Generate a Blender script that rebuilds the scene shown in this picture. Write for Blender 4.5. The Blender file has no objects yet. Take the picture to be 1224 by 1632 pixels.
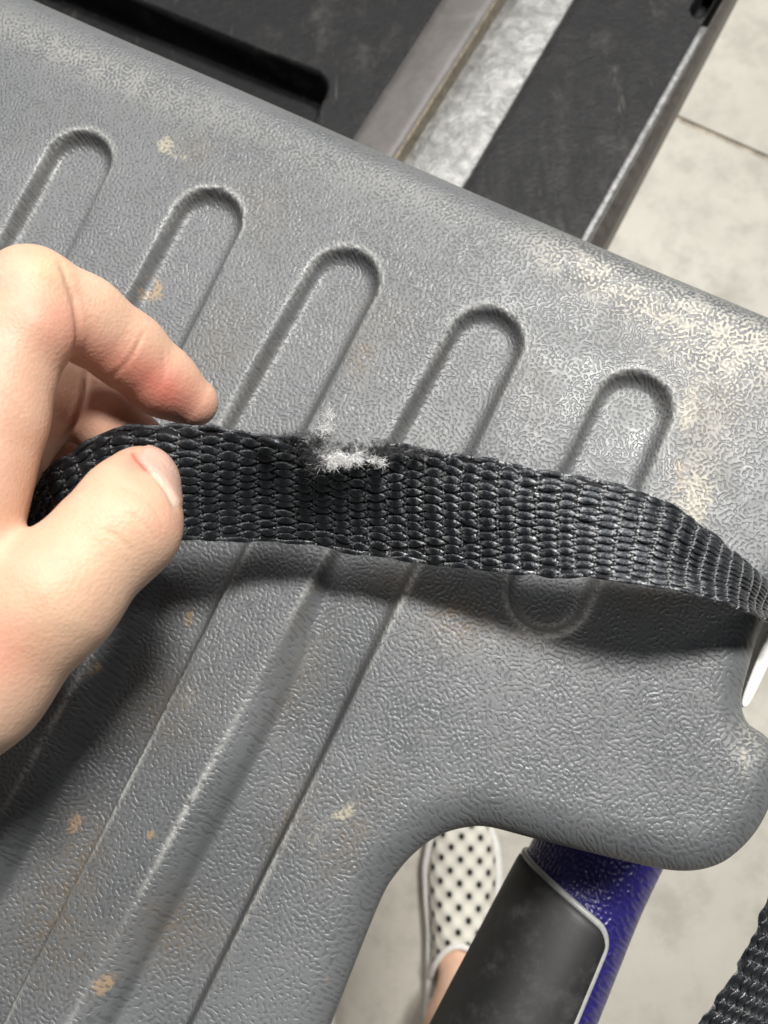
import bpy, math, random
import numpy as np
from mathutils import Vector

random.seed(7)
rng = np.random.default_rng(7)
sc = bpy.context.scene
COL = sc.collection
PI = math.pi

# ------------------------------------------------------------------ camera
ZC = 0.98                      # camera height above the concrete floor
ZT = 0.745                     # top of the grey tray
PITCH, ROLL, FPX = math.radians(12), math.radians(3), 1255.0
cam_d = bpy.data.cameras.new('camera')
cam = bpy.data.objects.new('camera', cam_d)
COL.objects.link(cam)
cam.location = (0, 0, ZC)
cam.rotation_euler = (PITCH, ROLL, 0)
cam_d.sensor_width = 36
cam_d.lens = 36 * FPX / 1632
cam_d.clip_start = 0.01
cam_d.clip_end = 50
cam_d.dof.use_dof = True
cam_d.dof.focus_distance = 0.205
cam_d.dof.aperture_fstop = 20
sc.camera = cam

# ------------------------------------------------------------------ light
world = bpy.data.worlds.new('World')
sc.world = world
world.use_nodes = True
bg = world.node_tree.nodes['Background']
bg.inputs[0].default_value = (0.86, 0.93, 1.0, 1)
bg.inputs[1].default_value = 0.04


def lamp(name, loc, target, power, sx, sy, color):
    d = bpy.data.lights.new(name, 'AREA')
    d.shape = 'RECTANGLE'
    d.size, d.size_y = sx, sy
    d.energy = power
    d.color = color
    o = bpy.data.objects.new(name, d)
    COL.objects.link(o)
    o.location = loc
    o.rotation_euler = (Vector(target) - Vector(loc)).to_track_quat('-Z', 'Y').to_euler()
    return o


TGT = (0, 0, 0.75)
lamp('ceiling_lamp', (1.05, 1.35, 4.2), TGT, 190, 0.75, 0.55, (1.0, 0.975, 0.935))
for lx, ly, pw in ((-1.6, 1.8, 34), (3.4, 1.6, 20), (-0.6, 4.1, 34), (2.6, 4.4, 24), (-3.4, 4.0, 18)):
    lamp('ceiling_lamp', (lx, ly, 4.2), TGT, pw, 0.5, 0.5, (1.0, 0.98, 0.95))

sc.view_settings.view_transform = 'Standard'
sc.view_settings.look = 'None'
sc.view_settings.exposure = 0.2
sc.view_settings.gamma = 1.0
sc.view_settings.use_curve_mapping = False
sc.render.engine = 'CYCLES'
sc.cycles.use_denoising = True
sc.cycles.max_bounces = 6

# ------------------------------------------------------------------ layout helpers
_cp, _sp, _cr, _sr = math.cos(PITCH), math.sin(PITCH), math.cos(ROLL), math.sin(ROLL)
RM = np.array([[_cr, 0, _sr], [0, 1, 0], [-_sr, 0, _cr]]) @ np.array([[1, 0, 0], [0, _cp, -_sp], [0, _sp, _cp]])
C0 = np.array([0, 0, ZC])


def ray(px, py):
    return RM @ np.array([(px - 612) / FPX, -(py - 816) / FPX, -1.0])


def D(px, py, d):              # a point d metres from the lens plane
    return C0 + d * ray(px, py)


def W(px, py, z):              # a point on the level z
    r = ray(px, py)
    return C0 + r * ((z - ZC) / r[2])


def project(P):
    q = (P - C0) @ RM
    d = -q[:, 2]
    return 612 + FPX * q[:, 0] / d, 816 - FPX * q[:, 1] / d, d


def spline(pts, n, closed=False):
    """Catmull-Rom through pts, n samples."""
    P = np.asarray(pts, float)
    m = len(P)
    segs = m if closed else m - 1
    t = np.linspace(0, segs, n, endpoint=not closed)
    i = np.minimum(t.astype(int), segs - 1)
    f = (t - i)[:, None]

    def g(k):
        return P[k % m] if closed else P[np.clip(k, 0, m - 1)]
    p0, p1, p2, p3 = g(i - 1), g(i), g(i + 1), g(i + 2)
    return 0.5 * ((2 * p1) + (-p0 + p2) * f + (2 * p0 - 5 * p1 + 4 * p2 - p3) * f ** 2 + (-p0 + 3 * p1 - 3 * p2 + p3) * f ** 3)


def sstep(a, b, x):
    t = np.clip((x - a) / (b - a), 0, 1)
    return t * t * (3 - 2 * t)


def poly_sdf(X, Y, P):
    """signed distance (negative inside) to polygon P, on arrays"""
    d = np.full(X.shape, 1e9)
    inside = np.zeros(X.shape, bool)
    n = len(P)
    for k in range(n):
        a, b = P[k], P[(k + 1) % n]
        e = b - a
        wx, wy = X - a[0], Y - a[1]
        t = np.clip((wx * e[0] + wy * e[1]) / (e @ e + 1e-18), 0, 1)
        d = np.minimum(d, (wx - e[0] * t) ** 2 + (wy - e[1] * t) ** 2)
        c = (a[1] > Y) != (b[1] > Y)
        if abs(e[1]) > 1e-12:
            inside ^= c & (X < a[0] + (Y - a[1]) * e[0] / e[1])
    d = np.sqrt(d)
    return np.where(inside, -d, d)


def surface_nets(F, lo, h):
    """polygonise the zero level of the sampled field F"""
    S = F < 0
    nx, ny, nz = F.shape
    c = np.zeros((nx - 1, ny - 1, nz - 1), np.int8)
    for dx in (0, 1):
        for dy in (0, 1):
            for dz in (0, 1):
                c += S[dx:nx - 1 + dx, dy:ny - 1 + dy, dz:nz - 1 + dz]
    act = (c > 0) & (c < 8)
    idx = np.full(act.shape, -1, np.int64)
    I, J, K = np.nonzero(act)
    idx[I, J, K] = np.arange(len(I))
    acc = np.zeros((len(I), 3))
    cnt = np.zeros(len(I))
    corners = [(x, y, z) for x in (0, 1) for y in (0, 1) for z in (0, 1)]
    for a in corners:
        for ax in range(3):
            if a[ax] == 0:
                b = list(a)
                b[ax] = 1
                fa = F[I + a[0], J + a[1], K + a[2]]
                fb = F[I + b[0], J + b[1], K + b[2]]
                m = (fa < 0) != (fb < 0)
                t = np.where(m, fa / np.where(m, fa - fb, 1), 0)
                p = np.array(a, float)[None, :].repeat(len(I), 0)
                p[:, ax] = t
                acc[m] += p[m]
                cnt[m] += 1
    V = (np.stack([I, J, K], 1) + acc / cnt[:, None]) * h + np.asarray(lo)
    Q = []
    for ax in range(3):
        a1, a2 = (ax + 1) % 3, (ax + 2) % 3
        sl0 = [slice(None)] * 3
        sl1 = [slice(None)] * 3
        sl0[ax] = slice(0, -1)
        sl1[ax] = slice(1, None)
        s0, s1 = S[tuple(sl0)], S[tuple(sl1)]
        E = np.stack(np.nonzero(s0 != s1), 1)
        ok = (E[:, a1] > 0) & (E[:, a2] > 0) & (E[:, a1] < F.shape[a1] - 1) & (E[:, a2] < F.shape[a2] - 1)
        E = E[ok]
        flip = s0[E[:, 0], E[:, 1], E[:, 2]]

        def cell(d1, d2):
            G = E.copy()
            G[:, a1] -= d1
            G[:, a2] -= d2
            return idx[G[:, 0], G[:, 1], G[:, 2]]
        q = np.stack([cell(1, 1), cell(0, 1), cell(0, 0), cell(1, 0)], 1)
        q[~flip] = q[~flip][:, ::-1]
        Q.append(q)
    return V, np.concatenate(Q)


def mesh_np(name, V, Qs, smooth=True, uv=None):
    me = bpy.data.meshes.new(name)
    V = np.asarray(V, np.float32)
    Qs = np.asarray(Qs, np.int32)
    k = Qs.shape[1]
    me.vertices.add(len(V))
    me.vertices.foreach_set('co', V.ravel())
    me.loops.add(len(Qs) * k)
    me.loops.foreach_set('vertex_index', Qs.ravel())
    me.polygons.add(len(Qs))
    me.polygons.foreach_set('loop_start', np.arange(0, len(Qs) * k, k, dtype=np.int32))
    me.update(calc_edges=True)
    me.validate()
    if smooth:
        me.polygons.foreach_set('use_smooth', np.ones(len(me.polygons), bool))
    if uv is not None:
        l = me.uv_layers.new(name='UVMap')
        l.data.foreach_set('uv', np.asarray(uv, np.float32)[Qs.ravel()].ravel())
    return me


def attr(me, name, vals):
    a = me.attributes.new(name, 'FLOAT', 'POINT')
    a.data.foreach_set('value', np.asarray(vals, np.float32))


def link(name, me, mat, parent=None):
    o = bpy.data.objects.new(name, me)
    COL.objects.link(o)
    if me is not None and mat is not None:
        me.materials.append(mat)
    if parent is not None:
        o.parent = parent
    return o


def tag(o, label, cat, group=None, kind=None):
    o['label'] = label
    o['category'] = cat
    if group:
        o['group'] = group
    if kind:
        o['kind'] = kind
    return o


def thing(name, label, cat, group=None):
    o = bpy.data.objects.new(name, None)
    COL.objects.link(o)
    o.empty_display_size = 0.02
    return tag(o, label, cat, group)


def grid_quads(n, m, wrap=False):
    """quads of an n x m vertex grid; wrap joins the last column to the first"""
    i, j = np.meshgrid(np.arange(n - 1), np.arange(m if wrap else m - 1), indexing='ij')
    j2 = (j + 1) % m
    return np.stack([i * m + j, (i + 1) * m + j, (i + 1) * m + j2, i * m + j2], -1).reshape(-1, 4)


def tube(P, r, sides=8, cap=True):
    """round tube along polyline P with radius r (scalar or per point)"""
    P = np.asarray(P, float)
    n = len(P)
    r = np.broadcast_to(np.asarray(r, float), (n,))
    T = np.gradient(P, axis=0)
    T /= np.linalg.norm(T, axis=1)[:, None] + 1e-12
    up = np.array([0.13, 0.27, 0.95])
    N = np.cross(T, up)
    N /= np.linalg.norm(N, axis=1)[:, None] + 1e-12
    B = np.cross(N, T)
    a = np.linspace(0, 2 * PI, sides, endpoint=False)
    V = P[:, None, :] + r[:, None, None] * (np.cos(a)[None, :, None] * N[:, None, :] + np.sin(a)[None, :, None] * B[:, None, :])
    V = V.reshape(-1, 3)
    Q = grid_quads(n, sides, True)
    if cap:
        V = np.concatenate([V, P[:1], P[-1:]])
        k = n * sides
        c0 = [[i, (i + 1) % sides, k, k] for i in range(sides)]
        c1 = [[(n - 1) * sides + (i + 1) % sides, (n - 1) * sides + i, k + 1, k + 1] for i in range(sides)]
        return V, Q, [c[:3] for c in c0] + [c[:3] for c in c1]
    return V, Q, []


def mesh_mixed(name, V, Q, T, smooth=True):
    me = bpy.data.meshes.new(name)
    me.from_pydata([tuple(v) for v in V], [], [tuple(int(i) for i in q) for q in Q] + [tuple(int(i) for i in t) for t in T])
    if smooth:
        me.polygons.foreach_set('use_smooth', np.ones(len(me.polygons), bool))
    return me


def fix(me):
    import bmesh
    bm = bmesh.new()
    bm.from_mesh(me)
    bmesh.ops.recalc_face_normals(bm, faces=bm.faces)
    bm.to_mesh(me)
    bm.free()
    return me


# ------------------------------------------------------------------ materials
class NT:
    def __init__(self, name):
        self.m = bpy.data.materials.new(name)
        self.m.use_nodes = True
        self.t = self.m.node_tree
        self.b = self.t.nodes['Principled BSDF']

    def n(self, typ, **kw):
        nd = self.t.nodes.new(typ)
        for k, v in kw.items():
            setattr(nd, k, v)
        return nd

    def l(self, a, b):
        self.t.links.new(a, b)

    def put(self, sock, v):
        if hasattr(v, 'is_output') or isinstance(v, bpy.types.NodeSocket):
            self.l(v, sock)
        else:
            sock.default_value = v

    def coord(self, kind='Object'):
        return self.n('ShaderNodeTexCoord').outputs[kind]

    def mapping(self, vec, scale=(1, 1, 1), rot=(0, 0, 0)):
        mp = self.n('ShaderNodeMapping')
        self.l(vec, mp.inputs['Vector'])
        mp.inputs['Scale'].default_value = scale
        mp.inputs['Rotation'].default_value = rot
        return mp.outputs[0]

    def noise(self, vec, scale, detail=3, rough=0.5, dist=0.0):
        nd = self.n('ShaderNodeTexNoise')
        self.l(vec, nd.inputs['Vector'])
        nd.inputs['Scale'].default_value = scale
        nd.inputs['Detail'].default_value = detail
        nd.inputs['Roughness'].default_value = rough
        nd.inputs['Distortion'].default_value = dist
        return nd.outputs['Fac'] if 'Fac' in nd.outputs else nd.outputs[0]

    def voronoi(self, vec, scale, feature='F1', rand=1.0):
        nd = self.n('ShaderNodeTexVoronoi', feature=feature)
        self.l(vec, nd.inputs['Vector'])
        nd.inputs['Scale'].default_value = scale
        nd.inputs['Randomness'].default_value = rand
        return nd.outputs['Distance']

    def gabor(self, vec, scale, freq=2.0, aniso=0.0):
        nd = self.n('ShaderNodeTexGabor', gabor_type='2D')
        sh = self.n('ShaderNodeVectorMath', operation='MULTIPLY_ADD')
        sp = self.n('ShaderNodeSeparateXYZ')
        self.l(vec, sp.inputs[0])
        self.l(sp.outputs[2], sh.inputs[0])
        sh.inputs[1].default_value = (0.55, -0.6, 0)
        self.l(vec, sh.inputs[2])
        self.l(sh.outputs[0], nd.inputs['Vector'])
        nd.inputs['Scale'].default_value = scale
        nd.inputs['Frequency'].default_value = freq
        nd.inputs['Anisotropy'].default_value = aniso
        return nd.outputs['Value']

    def ramp(self, fac, a, b, lo=0.0, hi=1.0, smooth=True):
        nd = self.n('ShaderNodeMapRange', interpolation_type='SMOOTHSTEP' if smooth else 'LINEAR')
        self.l(fac, nd.inputs['Value'])
        nd.inputs['From Min'].default_value = a
        nd.inputs['From Max'].default_value = b
        nd.inputs['To Min'].default_value = lo
        nd.inputs['To Max'].default_value = hi
        return nd.outputs[0]

    def math(self, op, a, b=0.0, clamp=False):
        nd = self.n('ShaderNodeMath', operation=op, use_clamp=clamp)
        self.put(nd.inputs[0], a)
        self.put(nd.inputs[1], b)
        return nd.outputs[0]

    def mix(self, fac, a, b):
        nd = self.n('ShaderNodeMix', data_type='RGBA')
        self.put(nd.inputs[0], fac)
        for s, v in ((nd.inputs[6], a), (nd.inputs[7], b)):
            if isinstance(v, tuple):
                s.default_value = (*v, 1)
            else:
                self.l(v, s)
        return nd.outputs[2]

    def at(self, name):
        return self.n('ShaderNodeAttribute', attribute_name=name).outputs['Fac']

    def bump(self, h, dist, strength=1.0, normal=None):
        nd = self.n('ShaderNodeBump')
        nd.inputs['Strength'].default_value = strength
        nd.inputs['Distance'].default_value = dist
        self.l(h, nd.inputs['Height'])
        if normal is not None:
            self.l(normal, nd.inputs['Normal'])
        return nd.outputs[0]

    def set(self, **kw):
        names = {'color': 'Base Color', 'rough': 'Roughness', 'metal': 'Metallic', 'spec': 'Specular IOR Level', 'normal': 'Normal',
                 'sss': 'Subsurface Weight', 'sheen': 'Sheen Weight', 'coat': 'Coat Weight'}
        for k, v in kw.items():
            s = self.b.inputs[names[k]]
            if isinstance(v, tuple) and len(v) == 3:
                v = (*v, 1)
            self.put(s, v)
        return self.m


def grain_height(t, co, warp_scale=60):
    """moulded leather-like grain: short crooked grooves that run together"""
    wv = t.n('ShaderNodeTexNoise')
    t.l(co, wv.inputs['Vector'])
    wv.inputs['Scale'].default_value = 330
    wv.inputs['Detail'].default_value = 1
    ma = t.n('ShaderNodeVectorMath', operation='MULTIPLY_ADD')
    t.l(wv.outputs['Color'], ma.inputs[0])
    ma.inputs[1].default_value = (0.0016, 0.0016, 0.0)
    t.l(co, ma.inputs[2])
    g = t.gabor(ma.outputs[0], 320, 2.0, 0.0)
    g2 = t.noise(co, 700, 2, 0.6)
    g3 = t.noise(co, 45, 2, 0.5)
    g = t.math('ADD', g, t.math('MULTIPLY', t.math('SUBTRACT', g2, 0.5), 0.45))
    g = t.math('ADD', g, t.math('MULTIPLY', t.math('SUBTRACT', g3, 0.5), 0.25))
    return t.ramp(g, 0.28, 0.58), g


def mat_tray():
    t = NT('tray_plastic')
    co = t.coord()
    h, g = grain_height(t, co)
    fine = t.noise(co, 2600, 3, 0.6)
    big = t.noise(co, 14, 4, 0.6)
    mid = t.noise(co, 90, 4, 0.65)
    top = t.ramp(g, 0.45, 0.65)
    base = t.mix(t.ramp(big, 0.3, 0.7), (0.114, 0.121, 0.127), (0.148, 0.155, 0.160))
    base = t.mix(t.math('MULTIPLY', t.ramp(mid, 0.55, 0.75), 0.35), base, (0.13, 0.125, 0.115))
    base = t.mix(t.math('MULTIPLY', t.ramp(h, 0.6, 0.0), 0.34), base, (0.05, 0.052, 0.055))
    speck = t.noise(co, 500, 3, 0.7)
    dirt = t.math('MULTIPLY', t.at('dirt'), t.ramp(speck, 0.35, 0.62))
    base = t.mix(t.math('MULTIPLY', dirt, 0.75, True), base, (0.145, 0.108, 0.068))
    rust = t.ramp(t.math('ADD', t.at('rust'), t.math('MULTIPLY', t.math('SUBTRACT', t.noise(co, 420, 5, 0.8), 0.5), 1.8)), 0.42, 0.80)
    rust = t.math('MULTIPLY', rust, t.ramp(t.at('rust'), 0.08, 0.5))
    rust = t.math('MULTIPLY', rust, t.ramp(g, 0.35, 0.6, 0.35, 1.0))
    base = t.mix(t.math('MULTIPLY', rust, 0.85, True), base, (0.36, 0.25, 0.15))
    pale = t.ramp(t.math('ADD', t.at('pale'), t.math('MULTIPLY', t.math('SUBTRACT', t.noise(co, 380, 5, 0.8), 0.5), 1.8)), 0.42, 0.80)
    pale = t.math('MULTIPLY', pale, t.ramp(t.at('pale'), 0.08, 0.5))
    pale = t.math('MULTIPLY', pale, t.ramp(g, 0.35, 0.6, 0.35, 1.0))
    base = t.mix(t.math('MULTIPLY', pale, 0.85, True), base, (0.38, 0.345, 0.26))
    sc_n = t.math('ADD', t.math('MULTIPLY', t.noise(co, 190, 6, 0.8), 0.8), t.math('MULTIPLY', top, 0.2))
    scuff = t.math('MULTIPLY', t.at('scuff'), t.ramp(sc_n, 0.38, 0.56))
    base = t.mix(t.math('MULTIPLY', scuff, 1.0, True), base, (0.55, 0.525, 0.465))
    rimw = t.math('MULTIPLY', t.at('rim'), t.ramp(t.noise(co, 420, 3, 0.7), 0.30, 0.52))
    base = t.mix(t.math('MULTIPLY', rimw, 0.8, True), base, (0.50, 0.50, 0.48))
    rough = t.math('ADD', t.ramp(mid, 0.3, 0.7, 0.37, 0.50), t.math('MULTIPLY', scuff, 0.25))
    hh = t.math('ADD', h, t.math('MULTIPLY', fine, 0.22))
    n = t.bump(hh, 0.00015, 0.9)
    return t.set(color=base, rough=rough, spec=0.65, normal=n)


def mat_plain(name, color, rough=0.5, spec=0.5, metal=0.0, nscale=None, nbump=0.0, var=0.0):
    t = NT(name)
    co = t.coord()
    kw = dict(color=color, rough=rough, spec=spec, metal=metal)
    if nscale:
        nz = t.noise(co, nscale, 5, 0.65)
        if var:
            kw['color'] = t.mix(t.ramp(nz, 0.3, 0.7), tuple(c * (1 - var) for c in color), tuple(min(1, c * (1 + var)) for c in color))
        if nbump:
            kw['normal'] = t.bump(nz, nbump, 0.8)
    return t.set(**kw)


def mat_blue():
    t = NT('blue_plastic')
    co = t.coord()
    g = t.gabor(co, 230, 2.0, 0.0)
    h = t.ramp(g, 0.35, 0.75)
    big = t.noise(co, 60, 3)
    col = t.mix(big, (0.016, 0.013, 0.105), (0.026, 0.020, 0.15))
    return t.set(color=col, rough=0.33, normal=t.bump(h, 0.0005, 0.9))


def mat_grip():
    t = NT('grip_rubber')
    co = t.coord()
    fine = t.noise(co, 3000, 2)
    dust = t.noise(co, 70, 5, 0.75)
    col = t.mix(t.ramp(dust, 0.45, 0.72), (0.012, 0.012, 0.0125), (0.042, 0.042, 0.041))
    return t.set(color=col, rough=t.ramp(dust, 0.3, 0.7, 0.5, 0.62), normal=t.bump(fine, 0.00005, 0.6))


def mat_yarn(name, c0, c1, rough=0.34):
    t = NT(name)
    uv = t.n('ShaderNodeUVMap').outputs[0]
    fil = t.noise(t.mapping(uv, (16, 12, 1)), 3.0, 3, 0.6)
    slow = t.noise(t.coord(), 160, 3, 0.6)
    col = t.mix(fil, c0, c1)
    fuzz = t.noise(t.coord(), 1500, 3, 0.7)
    col = t.mix(t.math('MULTIPLY', t.ramp(fuzz, 0.63, 0.75), t.ramp(slow, 0.4, 0.65)), col, (0.18, 0.19, 0.2))
    tip = t.math('MULTIPLY', t.at('tip'), t.ramp(t.noise(t.coord(), 1300, 3, 0.7), 0.42, 0.58))  # float ends paler: abraded fuzz plus glints put into the colour
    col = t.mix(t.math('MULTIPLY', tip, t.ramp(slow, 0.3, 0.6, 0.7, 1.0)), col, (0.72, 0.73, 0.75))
    return t.set(color=col, rough=t.ramp(fil, 0.3, 0.7, rough - 0.06, rough + 0.14), spec=0.8, metal=0.55, normal=t.bump(fil, 0.00010, 0.9))


def mat_skin():
    t = NT('skin')
    co = t.coord()
    cells = t.voronoi(co, 1100)
    fine = t.noise(co, 1500, 3, 0.6)
    mott = t.noise(co, 70, 4, 0.6)
    mott2 = t.noise(co, 230, 3, 0.6)
    base = t.mix(t.ramp(mott, 0.3, 0.7), (0.665, 0.425, 0.30), (0.73, 0.49, 0.355))
    base = t.mix(t.math('MULTIPLY', t.ramp(mott2, 0.5, 0.75), 0.25), base, (0.66, 0.36, 0.27))
    base = t.mix(t.at('red'), base, (0.62, 0.215, 0.16))
    base = t.mix(t.at('yellow'), base, (0.76, 0.56, 0.34))
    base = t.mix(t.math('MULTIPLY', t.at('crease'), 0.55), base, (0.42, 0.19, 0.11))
    base = t.mix(t.at('nail'), base, (0.68, 0.44, 0.37))
    base = t.mix(t.at('nailedge'), base, (0.74, 0.64, 0.52))
    base = t.mix(t.at('wound'), base, (0.40, 0.08, 0.06))
    lines = t.noise(t.mapping(co, (1, 1, 1), (0.3, 0.2, 0.9)), 750, 4, 0.7, 1.2)
    base = t.mix(t.math('MULTIPLY', t.ramp(lines, 0.52, 0.70), 0.16), base, (0.55, 0.30, 0.22))
    nn = t.bump(lines, 0.00010, 0.5)
    nn = t.bump(t.math('ADD', t.math('MULTIPLY', cells, 0.7), t.math('MULTIPLY', fine, 0.5)), 0.00016, 0.7, nn)
    rough = t.math('SUBTRACT', 0.5, t.math('MULTIPLY', t.at('nail'), 0.28))
    t.b.inputs['Subsurface Radius'].default_value = (1.0, 0.42, 0.22)
    t.b.inputs['Subsurface Scale'].default_value = 0.0022
    return t.set(color=base, rough=rough, spec=0.42, sss=0.4, normal=nn)


def mat_concrete():
    t = NT('concrete')
    co = t.coord()
    a = t.noise(co, 2.2, 6, 0.65)
    b = t.noise(co, 14, 6, 0.7)
    c = t.noise(co, 160, 4, 0.7)
    col = t.mix(t.ramp(a, 0.3, 0.7), (0.44, 0.418, 0.365), (0.55, 0.527, 0.465))
    col = t.mix(t.math('MULTIPLY', t.ramp(b, 0.42, 0.68), 0.65), col, (0.33, 0.31, 0.27))
    col = t.mix(t.math('MULTIPLY', t.ramp(c, 0.6, 0.75), 0.2), col, (0.3, 0.28, 0.25))
    return t.set(color=col, rough=t.ramp(b, 0.3, 0.7, 0.38, 0.6), normal=t.bump(c, 0.0006, 0.4))


def mat_deck():
    t = NT('black_deck')
    co = t.coord()
    a = t.noise(co, 22, 6, 0.75, 0.3)
    s = t.noise(t.mapping(co, (40, 9, 20), (0, 0, 0.6)), 2.5, 6, 0.75, 0.2)
    p = t.noise(co, 300, 4, 0.7)
    col = t.mix(t.ramp(a, 0.5, 0.78), (0.010, 0.010, 0.011), (0.060, 0.057, 0.052))
    col = t.mix(t.math('MULTIPLY', t.ramp(s, 0.58, 0.74), 0.5), col, (0.17, 0.16, 0.145))
    h = t.math('ADD', t.math('MULTIPLY', a, 1.0), t.math('MULTIPLY', p, 0.35))
    return t.set(color=col, spec=0.22, rough=t.ramp(s, 0.3, 0.7, 0.40, 0.62), normal=t.bump(h, 0.003, 0.5))


def mat_strip(name, c0, c1, rough, metal, bscale=60, bdist=0.002):
    t = NT(name)
    co = t.coord()
    a = t.noise(co, bscale, 5, 0.7, 0.6)
    b = t.noise(co, 420, 4, 0.7)
    col = t.mix(t.ramp(a, 0.3, 0.7), c0, c1)
    col = t.mix(t.math('MULTIPLY', t.ramp(b, 0.58, 0.72), 0.4), col, tuple(x * 0.55 for x in c0))
    return t.set(color=col, rough=rough, metal=metal, normal=t.bump(a, bdist, 0.6))


def mat_knit():
    """white knit shoe upper with a diagonal lattice of small dark holes"""
    t = NT('shoe_knit')
    uv = t.n('ShaderNodeUVMap').outputs[0]
    sep = t.n('ShaderNodeSeparateXYZ')
    t.l(uv, sep.inputs[0])
    per = 0.0215

    def wv(expr):
        return t.math('COSINE', t.math('MULTIPLY', expr, 2 * PI / per))
    a = wv(t.math('ADD', sep.outputs[0], t.math('MULTIPLY', sep.outputs[1], 0.93)))
    b = wv(t.math('SUBTRACT', sep.outputs[0], t.math('MULTIPLY', sep.outputs[1], 0.93)))
    s = t.math('ADD', a, b)
    hole = t.ramp(s, 1.05, 1.45)
    shade = t.ramp(s, -2, 2, 0, 1)
    col = t.mix(t.math('MULTIPLY', shade, 0.6), (0.74, 0.72, 0.64), (0.30, 0.29, 0.25))
    col = t.mix(hole, col, (0.02, 0.022, 0.02))
    fuzz = t.noise(t.coord(), 900, 3)
    hh = t.math('ADD', t.math('MULTIPLY', s, -0.5), t.math('MULTIPLY', fuzz, 0.3))
    return t.set(color=col, rough=0.85, spec=0.2, normal=t.bump(hh, 0.0015, 0.7))


M_TRAY = mat_tray()
M_BLUE = mat_blue()
M_GRIP = mat_grip()
M_TRIM = mat_plain('silver_trim', (0.36, 0.36, 0.35), 0.38, nscale=300, var=0.12)
M_YARN = mat_yarn('black_yarn', (0.013, 0.0155, 0.019), (0.044, 0.051, 0.061), 0.23)
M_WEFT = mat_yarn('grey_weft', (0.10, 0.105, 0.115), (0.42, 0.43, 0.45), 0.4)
M_CORE = mat_plain('webbing_core', (0.010, 0.010, 0.011), 0.8, nscale=900, var=0.5)
M_FIBW = mat_plain('white_fibre', (0.90, 0.89, 0.87), 0.6, nscale=900, var=0.2)
M_FIBD = mat_plain('dark_fibre', (0.06, 0.06, 0.062), 0.5, nscale=900, var=0.6)
M_SKIN = mat_skin()
M_CONC = mat_concrete()
M_JOINT = mat_plain('joint_filler', (0.34, 0.30, 0.24), 0.85, nscale=60, var=0.35)
M_DECK = mat_deck()
M_BROWN = mat_strip('grey_brown_steel', (0.115, 0.108, 0.103), (0.155, 0.145, 0.14), 0.5, 0.0, 40, 0.001)
M_GLARE = mat_strip('glare_grey', (0.20, 0.20, 0.195), (0.36, 0.36, 0.35), 0.42, 0.3, 75, 0.004)  # pale grey stands in for a lamp's reflection on black plastic
M_RAIL = mat_strip('edge_rail', (0.05, 0.046, 0.04), (0.10, 0.09, 0.08), 0.45, 0.0, 120, 0.001)
M_WORN_LIT = mat_strip('worn_lit_edge', (0.12, 0.12, 0.12), (0.30, 0.30, 0.30), 0.42, 0.2, 160, 0.001)
M_WHITE = mat_plain('white_paint', (0.80, 0.79, 0.76), 0.38, nscale=500, var=0.06, nbump=0.0002)
M_KNIT = mat_knit()
M_SOLE = mat_plain('white_rubber', (0.74, 0.73, 0.70), 0.6, nscale=200, var=0.08)

# ------------------------------------------------------------------ floor
floor = link('floor', None, None)
floor['kind'] = 'structure'
ja, jb = W(1075, 186, 0), W(1224, 252, 0)
je = (jb - ja) / np.linalg.norm(jb - ja)
jn = np.array([-je[1], je[0], 0])
gap = 0.0045


def slab(name, o0, o1, zt=0.0, mat=M_CONC, th=0.1):
    a, b = ja - je * 6, ja + je * 6
    V = []
    for z in (zt - th, zt):
        for p, o in ((a, o0), (b, o0), (b, o1), (a, o1)):
            q = p + jn * o
            V.append((q[0], q[1], z))
    F = [(3, 2, 1, 0), (4, 5, 6, 7), (0, 1, 5, 4), (1, 2, 6, 5), (2, 3, 7, 6), (3, 0, 4, 7)]
    me = bpy.data.meshes.new(name)
    me.from_pydata(V, [], F)
    return link(name, me, mat, floor)


slab('concrete_slab', -6, -gap)
slab('concrete_slab', gap, 6)
slab('joint_filler', -gap + 0.0003, gap - 0.0003, -0.003, M_JOINT, 0.05)

# ------------------------------------------------------------------ black platform behind the tray
ZP = ZC - 0.53
plat = thing('platform', 'black scuffed platform with a rounded pocket and a strip coloured pale like a lamp reflection', 'platform')


def ext(line, t, z):
    """point on the extended photo line at parameter t (0 near the tray, 1 at the top), level z"""
    (x0, y0), (x1, y1) = line
    return W(x0, y0, z) + (W(x1, y1, z) - W(x0, y0, z)) * t


L0 = ((-640, -270), (-500, -500))
L1 = ((559, 225), (704, 0))
L2 = ((627, 254), (790, 0))
L4 = ((740, 296), (914, 0))
L5 = ((932, 379), (1121, 44))
L6 = ((964, 390), (1168, 0))


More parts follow.
